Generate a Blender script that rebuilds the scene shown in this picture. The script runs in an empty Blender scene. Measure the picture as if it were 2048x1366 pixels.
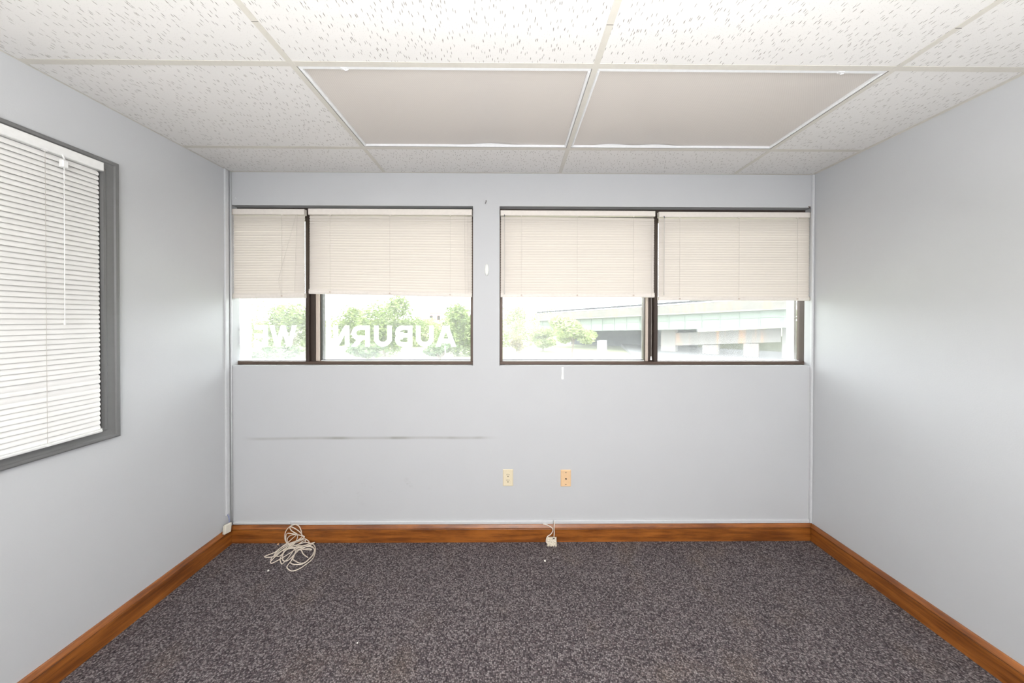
import bpy, math, random
from mathutils import Vector, Matrix

random.seed(7)
scene = bpy.context.scene
COL = scene.collection

# ------------------------------------------------------------------ camera
F, CX, CY = 609.5, 1026.52, 643.08            # focal length and principal point, pixels of 2048x1366
YAW, PITCH, ROLL = 0.0081, -0.0065, 0.0015
CAM = Vector((-0.3412, -2.1324, 1.5552))
def cam_to_world(v):
    c, s = math.cos(PITCH), math.sin(PITCH)
    x, y, z = v[0], c * v[1] - s * v[2], s * v[1] + c * v[2]
    c, s = math.cos(YAW), math.sin(YAW)
    return Vector((c * x + s * y, -s * x + c * y, z))
cr, sr = math.cos(ROLL), math.sin(ROLL)
ax = cam_to_world((cr, 0, sr)); ay = cam_to_world((-sr, 0, cr)); az = -cam_to_world((0, 1, 0))
cd = bpy.data.cameras.new('camera'); cam = bpy.data.objects.new('camera', cd); COL.objects.link(cam)
cd.sensor_width = 36; cd.lens = F * 36 / 2048
cd.shift_x = (1024 - CX) / 2048; cd.shift_y = (CY - 683) / 2048
cd.clip_start = 0.02; cd.clip_end = 800
cam.matrix_world = Matrix(((ax.x, ay.x, az.x, CAM.x), (ax.y, ay.y, az.y, CAM.y), (ax.z, ay.z, az.z, CAM.z), (0, 0, 0, 1)))
scene.camera = cam
def ray(px, py):
    dx, dy = px - CX, py - CY
    u, w = cr * dx + sr * dy, -sr * dx + cr * dy
    return cam_to_world((u / F, 1, -w / F))
def at_y(px, py, y):
    d = ray(px, py); return CAM + d * ((y - CAM.y) / d.y)
def at_x(px, py, x):
    d = ray(px, py); return CAM + d * ((x - CAM.x) / d.x)
def at_z(px, py, z):
    d = ray(px, py); return CAM + d * ((z - CAM.z) / d.z)

# ------------------------------------------------------------------ world, lamps, exposure
w = bpy.data.worlds.new('overcast_sky'); scene.world = w; w.use_nodes = True
w.node_tree.nodes['Background'].inputs[0].default_value = (0.95, 0.975, 1.0, 1)
w.node_tree.nodes['Background'].inputs[1].default_value = 8.0
vs = scene.view_settings
vs.view_transform = 'Standard'; vs.look = 'None'; vs.gamma = 1; vs.exposure = 0.1; vs.use_curve_mapping = False

def lamp(name, kind, loc, aim, energy, color=(1, 1, 1), size=0.2, **kw):
    ld = bpy.data.lights.new(name, kind); ld.energy = energy; ld.color = color
    if kind == 'AREA': ld.size = size
    for k, v in kw.items(): setattr(ld, k, v)
    o = bpy.data.objects.new(name, ld); COL.objects.link(o); o.location = loc
    o.rotation_euler = (Vector(aim) - Vector(loc)).to_track_quat('-Z', 'Y').to_euler()
    return o
# the photographer's flash beside the camera, turned up to bounce off the ceiling
lamp('bounce_flash', 'AREA', (-0.2, -2.74, 1.1), (-0.2, -3.3, 2.2), 196, (1, 0.99, 0.975), 0.4)

# ------------------------------------------------------------------ materials
def srgb(r, g, b):
    f = lambda c: (c / 255 / 12.92) if c / 255 <= 0.04045 else ((c / 255 + 0.055) / 1.055) ** 2.4
    return (f(r), f(g), f(b), 1)
M = {}
def newmat(name):
    m = bpy.data.materials.new(name); m.use_nodes = True; M[name] = m
    nt = m.node_tree; return m, nt, nt.nodes['Principled BSDF']
def mat(name, col, rough=0.6, metal=0, spec=0.5, bump=None):
    m, nt, b = newmat(name)
    b.inputs['Base Color'].default_value = col; b.inputs['Roughness'].default_value = rough
    b.inputs['Metallic'].default_value = metal; b.inputs['Specular IOR Level'].default_value = spec
    n = nt.nodes.new('ShaderNodeTexNoise'); n.inputs['Scale'].default_value = bump[0] if bump else 60
    g = nt.nodes.new('ShaderNodeNewGeometry'); nt.links.new(g.outputs['Position'], n.inputs['Vector'])
    mx = nt.nodes.new('ShaderNodeMix'); mx.data_type = 'RGBA'
    a = 0.93; mx.inputs[6].default_value = (col[0] * a, col[1] * a, col[2] * a, 1)
    mx.inputs[7].default_value = (min(1, col[0] * 1.05), min(1, col[1] * 1.05), min(1, col[2] * 1.05), 1)
    nt.links.new(n.outputs['Fac'], mx.inputs[0]); nt.links.new(mx.outputs[2], b.inputs['Base Color'])
    if bump:
        bp = nt.nodes.new('ShaderNodeBump'); bp.inputs['Strength'].default_value = bump[1]; bp.inputs['Distance'].default_value = bump[2]
        nt.links.new(n.outputs['Fac'], bp.inputs['Height']); nt.links.new(bp.outputs[0], b.inputs['Normal'])
    return m
class NT:
    """small helper to chain math nodes"""
    def __init__(s, nt): s.nt = nt
    def node(s, t, **kw):
        n = s.nt.nodes.new(t)
        for k, v in kw.items(): setattr(n, k, v)
        return n
    def math(s, op, a, b=None, c=None, clamp=False):
        n = s.nt.nodes.new('ShaderNodeMath'); n.operation = op; n.use_clamp = clamp
        for i, v in enumerate((a, b, c)):
            if v is None: continue
            if isinstance(v, (int, float)): n.inputs[i].default_value = v
            else: s.nt.links.new(v, n.inputs[i])
        return n.outputs[0]
    def link(s, a, b): s.nt.links.new(a, b)
    def pos(s):
        g = s.node('ShaderNodeNewGeometry'); return g.outputs['Position']
    def sep(s, v):
        n = s.node('ShaderNodeSeparateXYZ'); s.link(v, n.inputs[0]); return n.outputs
    def mapping(s, v, scale=(1, 1, 1), loc=(0, 0, 0), rot=(0, 0, 0)):
        n = s.node('ShaderNodeMapping'); n.inputs['Scale'].default_value = scale; n.inputs['Location'].default_value = loc
        n.inputs['Rotation'].default_value = rot; s.link(v, n.inputs[0]); return n.outputs[0]
    def noise(s, v, scale, detail=2, rough=0.5):
        n = s.node('ShaderNodeTexNoise'); n.inputs['Scale'].default_value = scale; n.inputs['Detail'].default_value = detail
        n.inputs['Roughness'].default_value = rough; s.link(v, n.inputs['Vector']); return n.outputs
    def ramp(s, v, lo, hi):
        n = s.node('ShaderNodeMapRange', interpolation_type='SMOOTHSTEP'); s.link(v, n.inputs[0])
        n.inputs[1].default_value = lo; n.inputs[2].default_value = hi; return n.outputs[0]
    def mix(s, f, a, b):
        n = s.node('ShaderNodeMix', data_type='RGBA')
        for i, v in ((0, f), (6, a), (7, b)):
            if isinstance(v, (int, float, tuple)): n.inputs[i].default_value = v
            else: s.link(v, n.inputs[i])
        return n.outputs[2]
    def bump(s, h, strength, dist, bsdf):
        n = s.node('ShaderNodeBump'); n.inputs['Strength'].default_value = strength; n.inputs['Distance'].default_value = dist
        s.link(h, n.inputs['Height']); s.link(n.outputs[0], bsdf.inputs['Normal'])

WALLCOL = (0.575, 0.585, 0.60, 1)
def wall_material(name, scuffs=False):
    m, nt, b = newmat(name); k = NT(nt); p = k.pos()
    n1 = k.noise(p, 3.5, 3)[0]; n2 = k.noise(p, 190, 2)[0]
    c = k.mix(n1, (WALLCOL[0] * .975, WALLCOL[1] * .975, WALLCOL[2] * .975, 1), (WALLCOL[0] * 1.02, WALLCOL[1] * 1.02, WALLCOL[2] * 1.02, 1))
    if scuffs:
        x, y, z = k.sep(p)
        # long chair-back scuff line
        wob = k.math('MULTIPLY', k.math('SUBTRACT', k.noise(p, 1.3, 1)[0], 0.5), 0.03)
        dz = k.math('ABSOLUTE', k.math('SUBTRACT', k.math('ADD', z, wob), at_y(740, 876, 0).z))
        band = k.math('SUBTRACT', 1.0, k.ramp(dz, 0.0, 0.016))
        xr_ = k.math('MULTIPLY', k.ramp(x, at_y(478, 876, 0).x, at_y(520, 876, 0).x), k.math('SUBTRACT', 1.0, k.ramp(x, at_y(930, 876, 0).x, at_y(1008, 876, 0).x)))
        sc = k.math('MULTIPLY', k.math('MULTIPLY', band, xr_), k.math('ADD', 0.26, k.math('MULTIPLY', k.ramp(k.noise(k.mapping(p, (3, 1, 1)), 1.6, 3)[0], 0.4, 0.8), 0.45)))
        # smudges under it
        g = k.ramp(k.noise(k.mapping(p, (1, 1, 1.6)), 9, 4, 0.65)[0], 0.56, 0.72)
        ctr = at_y(765, 980, 0)
        ex = k.math('DIVIDE', k.math('SUBTRACT', x, ctr.x), 0.55); ez = k.math('DIVIDE', k.math('SUBTRACT', z, ctr.z), 0.13)
        rr = k.math('SQRT', k.math('ADD', k.math('MULTIPLY', ex, ex), k.math('MULTIPLY', ez, ez)))
        sm = k.math('MULTIPLY', k.math('MULTIPLY', g, k.math('SUBTRACT', 1.0, k.ramp(rr, 0.3, 1.0))), 0.22)
        c = k.mix(k.math('MAXIMUM', sc, sm, clamp=True), c, srgb(120, 116, 104))
    k.link(c, b.inputs['Base Color']); b.inputs['Roughness'].default_value = 0.55; b.inputs['Specular IOR Level'].default_value = 0.35
    k.bump(n2, 0.12, 0.002, b)
    return m
wall_material('wall_paint'); wall_material('wall_paint_scuffed', True)

def carpet_material():
    m, nt, b = newmat('carpet'); k = NT(nt); p = k.pos()
    wob = k.noise(p, 40, 1)[1]
    va = k.node('ShaderNodeVectorMath', operation='MULTIPLY_ADD'); k.link(wob, va.inputs[0]); va.inputs[1].default_value = (.006, .006, 0); k.link(p, va.inputs[2])
    q = k.mapping(va.outputs[0], (130, 165, 1), rot=(0, 0, 0.06))
    v = k.node('ShaderNodeTexVoronoi', feature='F1'); v.inputs['Scale'].default_value = 1; v.inputs['Randomness'].default_value = 0.62; k.link(q, v.inputs['Vector'])
    hsep = k.node('ShaderNodeSeparateColor'); k.link(v.outputs['Color'], hsep.inputs[0])
    big = k.noise(p, 3.2, 3)[0]; mid = k.noise(k.mapping(p, (1, 2.6, 1)), 14, 3, .6)[0]
    f = k.math('ADD', k.math('MULTIPLY', hsep.outputs[0], 0.72), k.math('MULTIPLY', mid, 0.28))
    c1 = k.mix(k.ramp(f, .12, .85), srgb(84, 78, 82), srgb(156, 149, 149))
    c2 = k.mix(k.math('MULTIPLY', hsep.outputs[1], 0.35), c1, srgb(104, 84, 84))
    tan = k.math('MULTIPLY', k.ramp(big, .52, .75), 0.25)
    c3 = k.mix(tan, c2, srgb(150, 132, 112))
    edge = k.ramp(v.outputs['Distance'], .25, .75)
    c4 = k.mix(k.math('MULTIPLY', edge, .75), c3, srgb(34, 30, 34))
    k.link(c4, b.inputs['Base Color']); b.inputs['Roughness'].default_value = 0.95; b.inputs['Specular IOR Level'].default_value = 0.1
    k.bump(k.math('SUBTRACT', 1.0, v.outputs['Distance']), 0.8, 0.004, b)
carpet_material()

def tile_material():
    m, nt, b = newmat('fissured_tile'); k = NT(nt)
    p = k.pos(); oi = k.node('ShaderNodeObjectInfo')
    cmb = k.node('ShaderNodeCombineXYZ'); k.link(k.math('MULTIPLY', oi.outputs['Random'], 37.0), cmb.inputs[0]); k.link(k.math('MULTIPLY', oi.outputs['Random'], 91.0), cmb.inputs[1])
    add = k.node('ShaderNodeVectorMath', operation='ADD'); k.link(p, add.inputs[0]); k.link(cmb.outputs[0], add.inputs[1])
    wob = k.noise(add.outputs[0], 90, 1)[1]
    va = k.node('ShaderNodeVectorMath', operation='MULTIPLY_ADD'); k.link(wob, va.inputs[0]); va.inputs[1].default_value = (.0045, .003, 0); k.link(add.outputs[0], va.inputs[2])
    def layer(sx, sy, thr, keep):
        q = k.mapping(va.outputs[0], (sx, sy, 0))
        v = k.node('ShaderNodeTexVoronoi', feature='F1', voronoi_dimensions='2D'); v.inputs['Scale'].default_value = 1; k.link(q, v.inputs['Vector'])
        s_ = k.node('ShaderNodeSeparateColor'); k.link(v.outputs['Color'], s_.inputs[0])
        inside = k.math('SUBTRACT', 1.0, k.ramp(v.outputs['Distance'], thr * .55, thr))
        return k.math('MULTIPLY', inside, k.math('LESS_THAN', s_.outputs[0], keep)), s_.outputs[1]
    a, ra = layer(135, 24, 0.19, 0.46)
    b2, rb = layer(110, 110, 0.10, 0.5)
    fis = k.math('MAXIMUM', k.math('MULTIPLY', a, k.math('ADD', .5, k.math('MULTIPLY', ra, .5))), k.math('MULTIPLY', b2, .3), clamp=True)
    base = k.mix(k.noise(p, 6, 2)[0], (0.79, 0.775, 0.757, 1), (0.82, 0.805, 0.787, 1))
    c = k.mix(k.math('MULTIPLY', fis, .85), base, srgb(100, 86, 72))
    k.link(c, b.inputs['Base Color']); b.inputs['Roughness'].default_value = 0.9; b.inputs['Specular IOR Level'].default_value = 0.2
    k.bump(k.math('SUBTRACT', k.math('MULTIPLY', k.noise(p, 320, 2)[0], .12), fis), 0.5, 0.003, b)
tile_material()

def wood_material(name, along):
    m, nt, b = newmat(name); k = NT(nt); p = k.pos()
    sc = (2.2, 14, 30) if along == 'x' else (14, 2.2, 30)
    n = k.noise(k.mapping(p, sc), 1.6, 5, .62)[0]
    n2 = k.noise(k.mapping(p, tuple(s * 4 for s in sc)), 3, 4, .7)[0]
    blot = k.noise(k.mapping(p, (1, 1, 2)), 5, 3)[0]
    f = k.math('ADD', k.math('MULTIPLY', n, .6), k.math('ADD', k.math('MULTIPLY', n2, .22), k.math('MULTIPLY', blot, .3)))
    c = k.mix(k.ramp(f, .38, .78), srgb(104, 54, 18), srgb(176, 106, 44))
    k.link(c, b.inputs['Base Color']); b.inputs['Roughness'].default_value = 0.32; b.inputs['Specular IOR Level'].default_value = 0.5
    b.inputs['Coat Weight'].default_value = 0.35; b.inputs['Coat Roughness'].default_value = 0.22
    k.bump(n2, 0.08, 0.001, b)
wood_material('stained_wood_x', 'x'); wood_material('stained_wood_y', 'y')

def blind_material(name, col, trans):
    m, nt, b = newmat(name); k = NT(nt)
    b.inputs['Roughness'].default_value = 0.6; b.inputs['Specular IOR Level'].default_value = 0.12
    oi = k.node('ShaderNodeObjectInfo')
    c = k.mix(oi.outputs['Random'], (col[0] * .97, col[1] * .97, col[2] * .97, 1), col); k.link(c, b.inputs['Base Color'])
    t = k.node('ShaderNodeBsdfTranslucent'); t.inputs[0].default_value = (col[0], col[1] * .96, col[2] * .9, 1)
    mx = k.node('ShaderNodeMixShader'); mx.inputs[0].default_value = trans
    k.link(b.outputs[0], mx.inputs[1]); k.link(t.outputs[0], mx.inputs[2]); k.link(mx.outputs[0], nt.nodes['Material Output'].inputs[0])
blind_material('cream_slat', (0.715, 0.665, 0.615, 1), 0.05)
blind_material('white_slat', (0.91, 0.90, 0.885, 1), 0.08)
mat('cream_vinyl', (0.83, 0.775, 0.715, 1), 0.4)
mat('white_vinyl', (0.86, 0.86, 0.85, 1), 0.4)
mat('cord_white', (0.55, 0.51, 0.47, 1), 0.7)
mat('bronze_frame', srgb(92, 76, 66), 0.42, 0.25)
mat('bronze_dark', srgb(66, 55, 49), 0.45, 0.25)
mat('vinyl_beige', srgb(206, 192, 180), 0.5)
mat('white_metal', (0.86, 0.87, 0.88, 1), 0.3, 0, 0.5)
mat('tee_enamel', srgb(214, 210, 201), 0.45)
mat('grey_casing', srgb(118, 118, 118), 0.38, 0, 0.5, (40, 0.03, 0.002))
mat('jack_white', srgb(226, 221, 208), 0.45)
mat('ivory_plastic', srgb(232, 219, 190), 0.35)
mat('peach_plastic', srgb(236, 200, 158), 0.35)
mat('dark_slot', srgb(40, 34, 30), 0.6)
mat('cable_jacket', srgb(226, 214, 200), 0.5)
mat('blue_wire', srgb(96, 116, 172), 0.45)
mat('painted_plastic', (0.64, 0.65, 0.665, 1), 0.4)
mat('paper', srgb(240, 238, 232), 0.8)
mat('white_tape', srgb(238, 240, 236), 0.5)
mat('door_paint', (0.5, 0.5, 0.5, 1), 0.5)

def adhesive_material():
    m, nt, b = newmat('adhesive_back'); k = NT(nt); p = k.pos()
    n = k.ramp(k.noise(p, 190, 3, .7)[0], .45, .65)
    k.link(k.mix(n, srgb(226, 217, 200), srgb(158, 146, 126)), b.inputs['Base Color']); b.inputs['Roughness'].default_value = .8
    k.bump(n, .4, .002, b)
adhesive_material()

def lens_material():
    m, nt, b = newmat('prismatic_lens'); k = NT(nt); p = k.pos()
    x, y, z = k.sep(p)
    sx = k.math('SINE', k.math('MULTIPLY', x, 2 * math.pi / .0085)); sy = k.math('SINE', k.math('MULTIPLY', y, 2 * math.pi / .0085))
    h = k.math('MULTIPLY', sx, sy)
    c = k.mix(k.ramp(h, -1, 1), (0.63, 0.585, 0.545, 1), (0.70, 0.655, 0.615, 1)); k.link(c, b.inputs['Base Color'])
    b.inputs['Roughness'].default_value = 0.28; b.inputs['Specular IOR Level'].default_value = 0.5
    k.bump(h, 0.06, 0.002, b)
lens_material()

def glass_material(name, haze, edge):
    """thin pane: mostly clear, a little mirror, and a film of dust that thickens towards the bottom rail"""
    m, nt, b = newmat(name); k = NT(nt); nt.nodes.remove(b)
    p = k.pos(); z = k.sep(p)[2]
    tr = k.node('ShaderNodeBsdfTransparent'); tr.inputs[0].default_value = (.96, .98, .97, 1)
    gl = k.node('ShaderNodeBsdfGlossy'); gl.inputs['Roughness'].default_value = 0.02
    tl = k.node('ShaderNodeBsdfTranslucent'); tl.inputs[0].default_value = (.97, .97, 1, 1)
    fr = k.node('ShaderNodeFresnel'); fr.inputs[0].default_value = 1.4
    m1 = k.node('ShaderNodeMixShader'); k.link(k.math('MULTIPLY', fr.outputs[0], .8), m1.inputs[0]); k.link(tr.outputs[0], m1.inputs[1]); k.link(gl.outputs[0], m1.inputs[2])
    streak = k.noise(k.mapping(p, (26, 1, 1.4)), 1.5, 3)[0]
    low = k.math('SUBTRACT', 1.0, k.ramp(k.math('ADD', z, k.math('MULTIPLY', streak, -.06)), 1.235, 1.42))
    dust = k.math('ADD', haze, k.math('MULTIPLY', k.math('MULTIPLY', low, low), edge))
    dust = k.math('ADD', dust, k.math('MULTIPLY', k.math('SUBTRACT', streak, .45), haze * .6), clamp=True)
    m2 = k.node('ShaderNodeMixShader'); k.link(dust, m2.inputs[0]); k.link(m1.outputs[0], m2.inputs[1]); k.link(tl.outputs[0], m2.inputs[2])
    k.link(m2.outputs[0], nt.nodes['Material Output'].inputs[0])
glass_material('dusty_glass', 0.042, 0.045); glass_material('hazy_glass', 0.06, 0.05); glass_material('clear_glass', 0.01, 0.0)
def vinyl_letter_material():
    m, nt, b = newmat('white_vinyl_letter'); k = NT(nt); p = k.pos()
    b.inputs['Base Color'].default_value = (.85, .85, .85, 1)
    k.link(k.mix(k.noise(p, 30, 2)[0], (.84, .84, .84, 1), (.88, .88, .88, 1)), b.inputs['Base Color'])
    t = k.node('ShaderNodeBsdfTranslucent'); t.inputs[0].default_value = (.9, .88, .9, 1)
    mx = k.node('ShaderNodeMixShader'); mx.inputs[0].default_value = .45
    k.link(b.outputs[0], mx.inputs[1]); k.link(t.outputs[0], mx.inputs[2]); k.link(mx.outputs[0], nt.nodes['Material Output'].inputs[0])
vinyl_letter_material()

def leaf_material(name, c1, c2):
    m, nt, b = newmat(name); k = NT(nt); p = k.pos()
    n = k.noise(p, 1.3, 3, .6)[0]
    c = k.mix(k.ramp(n, .32, .68), c1, c2); k.link(c, b.inputs['Base Color']); b.inputs['Roughness'].default_value = .6
    t = k.node('ShaderNodeBsdfTranslucent'); k.link(c, t.inputs[0])
    mx = k.node('ShaderNodeMixShader'); mx.inputs[0].default_value = .35
    k.link(b.outputs[0], mx.inputs[1]); k.link(t.outputs[0], mx.inputs[2]); k.link(mx.outputs[0], nt.nodes['Material Output'].inputs[0])
leaf_material('leaf_mid', (0.130, 0.180, 0.055, 1), (0.235, 0.290, 0.095, 1))
leaf_material('leaf_pale', (0.205, 0.250, 0.095, 1), (0.315, 0.360, 0.150, 1))
leaf_material('leaf_deep', (0.085, 0.135, 0.065, 1), (0.170, 0.225, 0.095, 1))
leaf_material('leaf_bronze', (0.192, 0.148, 0.089, 1), (0.222, 0.222, 0.074, 1))
mat('bark', srgb(112, 98, 90), 0.9, 0, .2, (8, .4, .03))
mat('pole_wood', srgb(168, 138, 120), 0.9, 0, .2, (6, .3, .01))
def ground_material():
    m, nt, b = newmat('rough_grass'); k = NT(nt); p = k.pos()
    n = k.noise(p, .35, 4, .6)[0]; n2 = k.noise(p, 5, 3)[0]
    c = k.mix(k.ramp(n, .35, .65), (0.148, 0.192, 0.067, 1), (0.266, 0.281, 0.148, 1))
    c = k.mix(k.math('MULTIPLY', n2, .4), c, (0.296, 0.281, 0.200, 1)); k.link(c, b.inputs['Base Color']); b.inputs['Roughness'].default_value = .95
ground_material()
def concrete_material(name, c1, c2, stain):
    m, nt, b = newmat(name); k = NT(nt); p = k.pos()
    n = k.noise(p, .9, 4, .6)[0]
    st = k.noise(k.mapping(p, (1.4, 1.4, .12)), 1.2, 3)[0]
    c = k.mix(n, c1, c2); c = k.mix(k.math('MULTIPLY', k.ramp(st, .5, .72), stain), c, srgb(214, 150, 92))
    k.link(c, b.inputs['Base Color']); b.inputs['Roughness'].default_value = .9
concrete_material('pale_concrete', (0.222, 0.211, 0.200, 1), (0.274, 0.259, 0.244, 1), .55)
concrete_material('grey_concrete', (0.089, 0.092, 0.104, 1), (0.126, 0.130, 0.141, 1), .0)
concrete_material('parapet_concrete', (.125, .115, .105, 1), (.15, .14, .125, 1), .3)
mat('green_steel', (0.200, 0.237, 0.204, 1), .55)
mat('rail_steel', srgb(84, 86, 94), .5, .2)
mat('bridge_rail', (.035, .036, .042, 1), .8, 0, .1)
mat('dark_ground', (.12, .12, .125, 1), .9)
mat('red_siding', srgb(206, 140, 138), .8)
mat('grey_shingle', srgb(150, 146, 148), .9)
mat('pillar_white', (0.311, 0.303, 0.311, 1), .7)
mat('sign_white', (0.370, 0.370, 0.370, 1), .5)

# ------------------------------------------------------------------ mesh helpers
class MB:
    def __init__(s): s.v = []; s.f = []
    def box(s, x0, x1, y0, y1, z0, z1):
        x0, x1 = min(x0, x1), max(x0, x1); y0, y1 = min(y0, y1), max(y0, y1); z0, z1 = min(z0, z1), max(z0, z1)
        n = len(s.v)
        s.v += [(x0, y0, z0), (x1, y0, z0), (x1, y1, z0), (x0, y1, z0), (x0, y0, z1), (x1, y0, z1), (x1, y1, z1), (x0, y1, z1)]
        s.f += [tuple(n + i for i in q) for q in ((3, 2, 1, 0), (4, 5, 6, 7), (0, 1, 5, 4), (1, 2, 6, 5), (2, 3, 7, 6), (3, 0, 4, 7))]
        return s
    def bbox(s, x0, x1, y0, y1, z0, z1, c=0.002, axis='y', sign=-1):
        """box whose face towards sign*axis is chamfered by c"""
        x0, x1 = min(x0, x1), max(x0, x1); y0, y1 = min(y0, y1), max(y0, y1); z0, z1 = min(z0, z1), max(z0, z1)
        if axis == 'y':
            f = lambda a, b, d: (a, d, b); r = (x0, x1, z0, z1); back, front = (y1, y0) if sign < 0 else (y0, y1)
        elif axis == 'x':
            f = lambda a, b, d: (d, a, b); r = (y0, y1, z0, z1); back, front = (x1, x0) if sign < 0 else (x0, x1)
        else:
            f = lambda a, b, d: (a, b, d); r = (x0, x1, y0, y1); back, front = (z1, z0) if sign < 0 else (z0, z1)
        mid = front + (c if back > front else -c); n = len(s.v); a0, a1, b0, b1 = r
        for d, e in ((back, 0), (mid, 0), (front, c)):
            s.v += [f(a0 + e, b0 + e, d), f(a1 - e, b0 + e, d), f(a1 - e, b1 - e, d), f(a0 + e, b1 - e, d)]
        for k in (0, 4):
            for i in range(4):
                j = (i + 1) % 4; s.f.append((n + k + i, n + k + j, n + k + 4 + j, n + k + 4 + i))
        s.f += [(n, n + 3, n + 2, n + 1), (n + 8, n + 9, n + 10, n + 11)]
        return s
    def prism(s, prof, place, a, b):
        """closed profile (list of 2-tuples) swept from a to b; place(p, t) gives a point"""
        n = len(s.v); k = len(prof)
        s.v += [tuple(place(p, a)) for p in prof] + [tuple(place(p, b)) for p in prof]
        for i in range(k):
            j = (i + 1) % k; s.f.append((n + i, n + j, n + k + j, n + k + i))
        s.f += [tuple(n + i for i in reversed(range(k))), tuple(n + k + i for i in range(k))]
        return s
    def tube(s, pts, r, n=6, r2=None):
        pts = [Vector(p) for p in pts]; base = len(s.v); m = len(pts)
        up = None
        for i, p in enumerate(pts):
            t = (pts[min(i + 1, m - 1)] - pts[max(i - 1, 0)])
            t = t.normalized() if t.length > 1e-9 else Vector((0, 0, 1))
            if up is None:
                up = Vector((0, 0, 1)) if abs(t.z) < .9 else Vector((1, 0, 0))
            u = (up - t * up.dot(t)); u = u.normalized() if u.length > 1e-6 else t.orthogonal().normalized()
            up = u; v = t.cross(u); rr = r if r2 is None else r + (r2 - r) * i / (m - 1)
            for q in range(n):
                a = 2 * math.pi * q / n; s.v.append(tuple(p + (u * math.cos(a) + v * math.sin(a)) * rr))
        for i in range(m - 1):
            for q in range(n):
                q2 = (q + 1) % n; s.f.append((base + i * n + q, base + i * n + q2, base + (i + 1) * n + q2, base + (i + 1) * n + q))
        s.f += [tuple(base + q for q in reversed(range(n))), tuple(base + (m - 1) * n + q for q in range(n))]
        return s
    def disc(s, c, r, h, axis='y', n=16, r2=None):
        """short cylinder from c, going h along axis, tapering to r2"""
        r2 = r if r2 is None else r2; base = len(s.v)
        for k, rr in ((0, r), (h, r2)):
            for q in range(n):
                a = 2 * math.pi * q / n; e, d = rr * math.cos(a), rr * math.sin(a)
                s.v.append({'y': (c[0] + e, c[1] + k, c[2] + d), 'x': (c[0] + k, c[1] + e, c[2] + d), 'z': (c[0] + e, c[1] + d, c[2] + k)}[axis])
        for q in range(n):
            q2 = (q + 1) % n; s.f.append((base + q, base + q2, base + n + q2, base + n + q))
        s.f += [tuple(base + q for q in range(n)), tuple(base + n + q for q in range(n))]
        return s
    def mesh(s, name, material, org=None, smooth=False):
        me = bpy.data.meshes.new(name)
        v = s.v if org is None else [(a - org[0], b - org[1], c - org[2]) for a, b, c in s.v]
        me.from_pydata(v, [], s.f); me.materials.append(M[material])
        import bmesh
        bm = bmesh.new(); bm.from_mesh(me); bmesh.ops.recalc_face_normals(bm, faces=bm.faces); bm.to_mesh(me); bm.free()
        if smooth: me.polygons.foreach_set('use_smooth', [True] * len(me.polygons))
        me.update(); return me
    def build(s, name, material, parent=None, org=None, smooth=False):
        return link(name, s.mesh(name, material, org, smooth), parent)
def link(name, me, parent=None, loc=(0, 0, 0), rot=(0, 0, 0)):
    o = bpy.data.objects.new(name, me); COL.objects.link(o); o.parent = parent; o.location = loc; o.rotation_euler = rot
    return o
def tag(o, label=None, cat=None, group=None, kind=None):
    if label: o['label'] = label
    if cat: o['category'] = cat
    if group: o['group'] = group
    if kind: o['kind'] = kind
    return o
def thing(name, label, cat, loc=(0, 0, 0), rz=0, group=None, kind=None):
    o = link(name, None, None, loc, (0, 0, rz)); o.empty_display_size = .05
    return tag(o, label, cat, group, kind)
def smooth_path(pts, sub=5):
    pts = [Vector(p) for p in pts]; out = []
    for i in range(len(pts) - 1):
        p0, p1, p2, p3 = pts[max(i - 1, 0)], pts[i], pts[i + 1], pts[min(i + 2, len(pts) - 1)]
        for k in range(sub):
            t = k / sub
            out.append(.5 * ((2 * p1) + (p2 - p0) * t + (2 * p0 - 5 * p1 + 4 * p2 - p3) * t * t + (3 * p1 - p0 - 3 * p2 + p3) * t ** 3))
    out.append(pts[-1]); return out

# ------------------------------------------------------------------ room shell
XL, XR, YB, YF, ZC = -2.284, 1.785, 0.0, -3.7, 2.5756
T, R1, R2 = 1.2192, 0.305, 0.902                    # ceiling module: tees every 4 ft across, rows at these distances from the window wall
WT = 0.2                                            # window wall thickness
XO = XL - 1.7                                       # far side of the closed-off dark space added behind the left wall
fl = MB().box(XO, XR + .15, YF - .15, WT, -.12, 0).build('floor', 'carpet')
tag(fl, 'grey-purple mottled loop-pile carpet covering the floor', 'carpet', kind='structure')

# openings in the window wall
Z0 = at_y(700, 731.5, 0).z; Z1 = at_y(800, 411.5, 0).z
W1a, W1b = XL - .03, at_y(946, 560, 0).x
W2a, W2b = at_y(999, 560, 0).x, at_y(1624.2, 560, 0).x
b = MB()
b.box(XO, XR + .15, 0, WT, 0, Z0); b.box(XO, XR + .15, 0, WT, Z1, ZC + .2)
b.box(XO, W1a, 0, WT, Z0, Z1); b.box(W1b, W2a, 0, WT, Z0, Z1); b.box(W2b, XR + .15, 0, WT, Z0, Z1)
wb = b.build('wall_back', 'wall_paint_scuffed')
tag(wb, 'pale grey painted window wall with long dark scuff line', 'wall', kind='structure')
# the pier between the windows has a thin patched panel, its lower edge rounded over the sill line
b = MB(); pz = at_y(972, 738, 0).z; cc = .012
pr = [(W1b + .001, Z1), (W2a - .001, Z1), (W2a - .001, pz + cc), (W2a - .005, pz + .004), (W2a - cc, pz), (W1b + cc, pz), (W1b + .005, pz + .004), (W1b + .001, pz + cc)]
b.prism(pr, lambda p, t: (p[0], t, p[1]), -.0025, 0.0005).build('pier_panel', 'wall_paint', wb)

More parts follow.
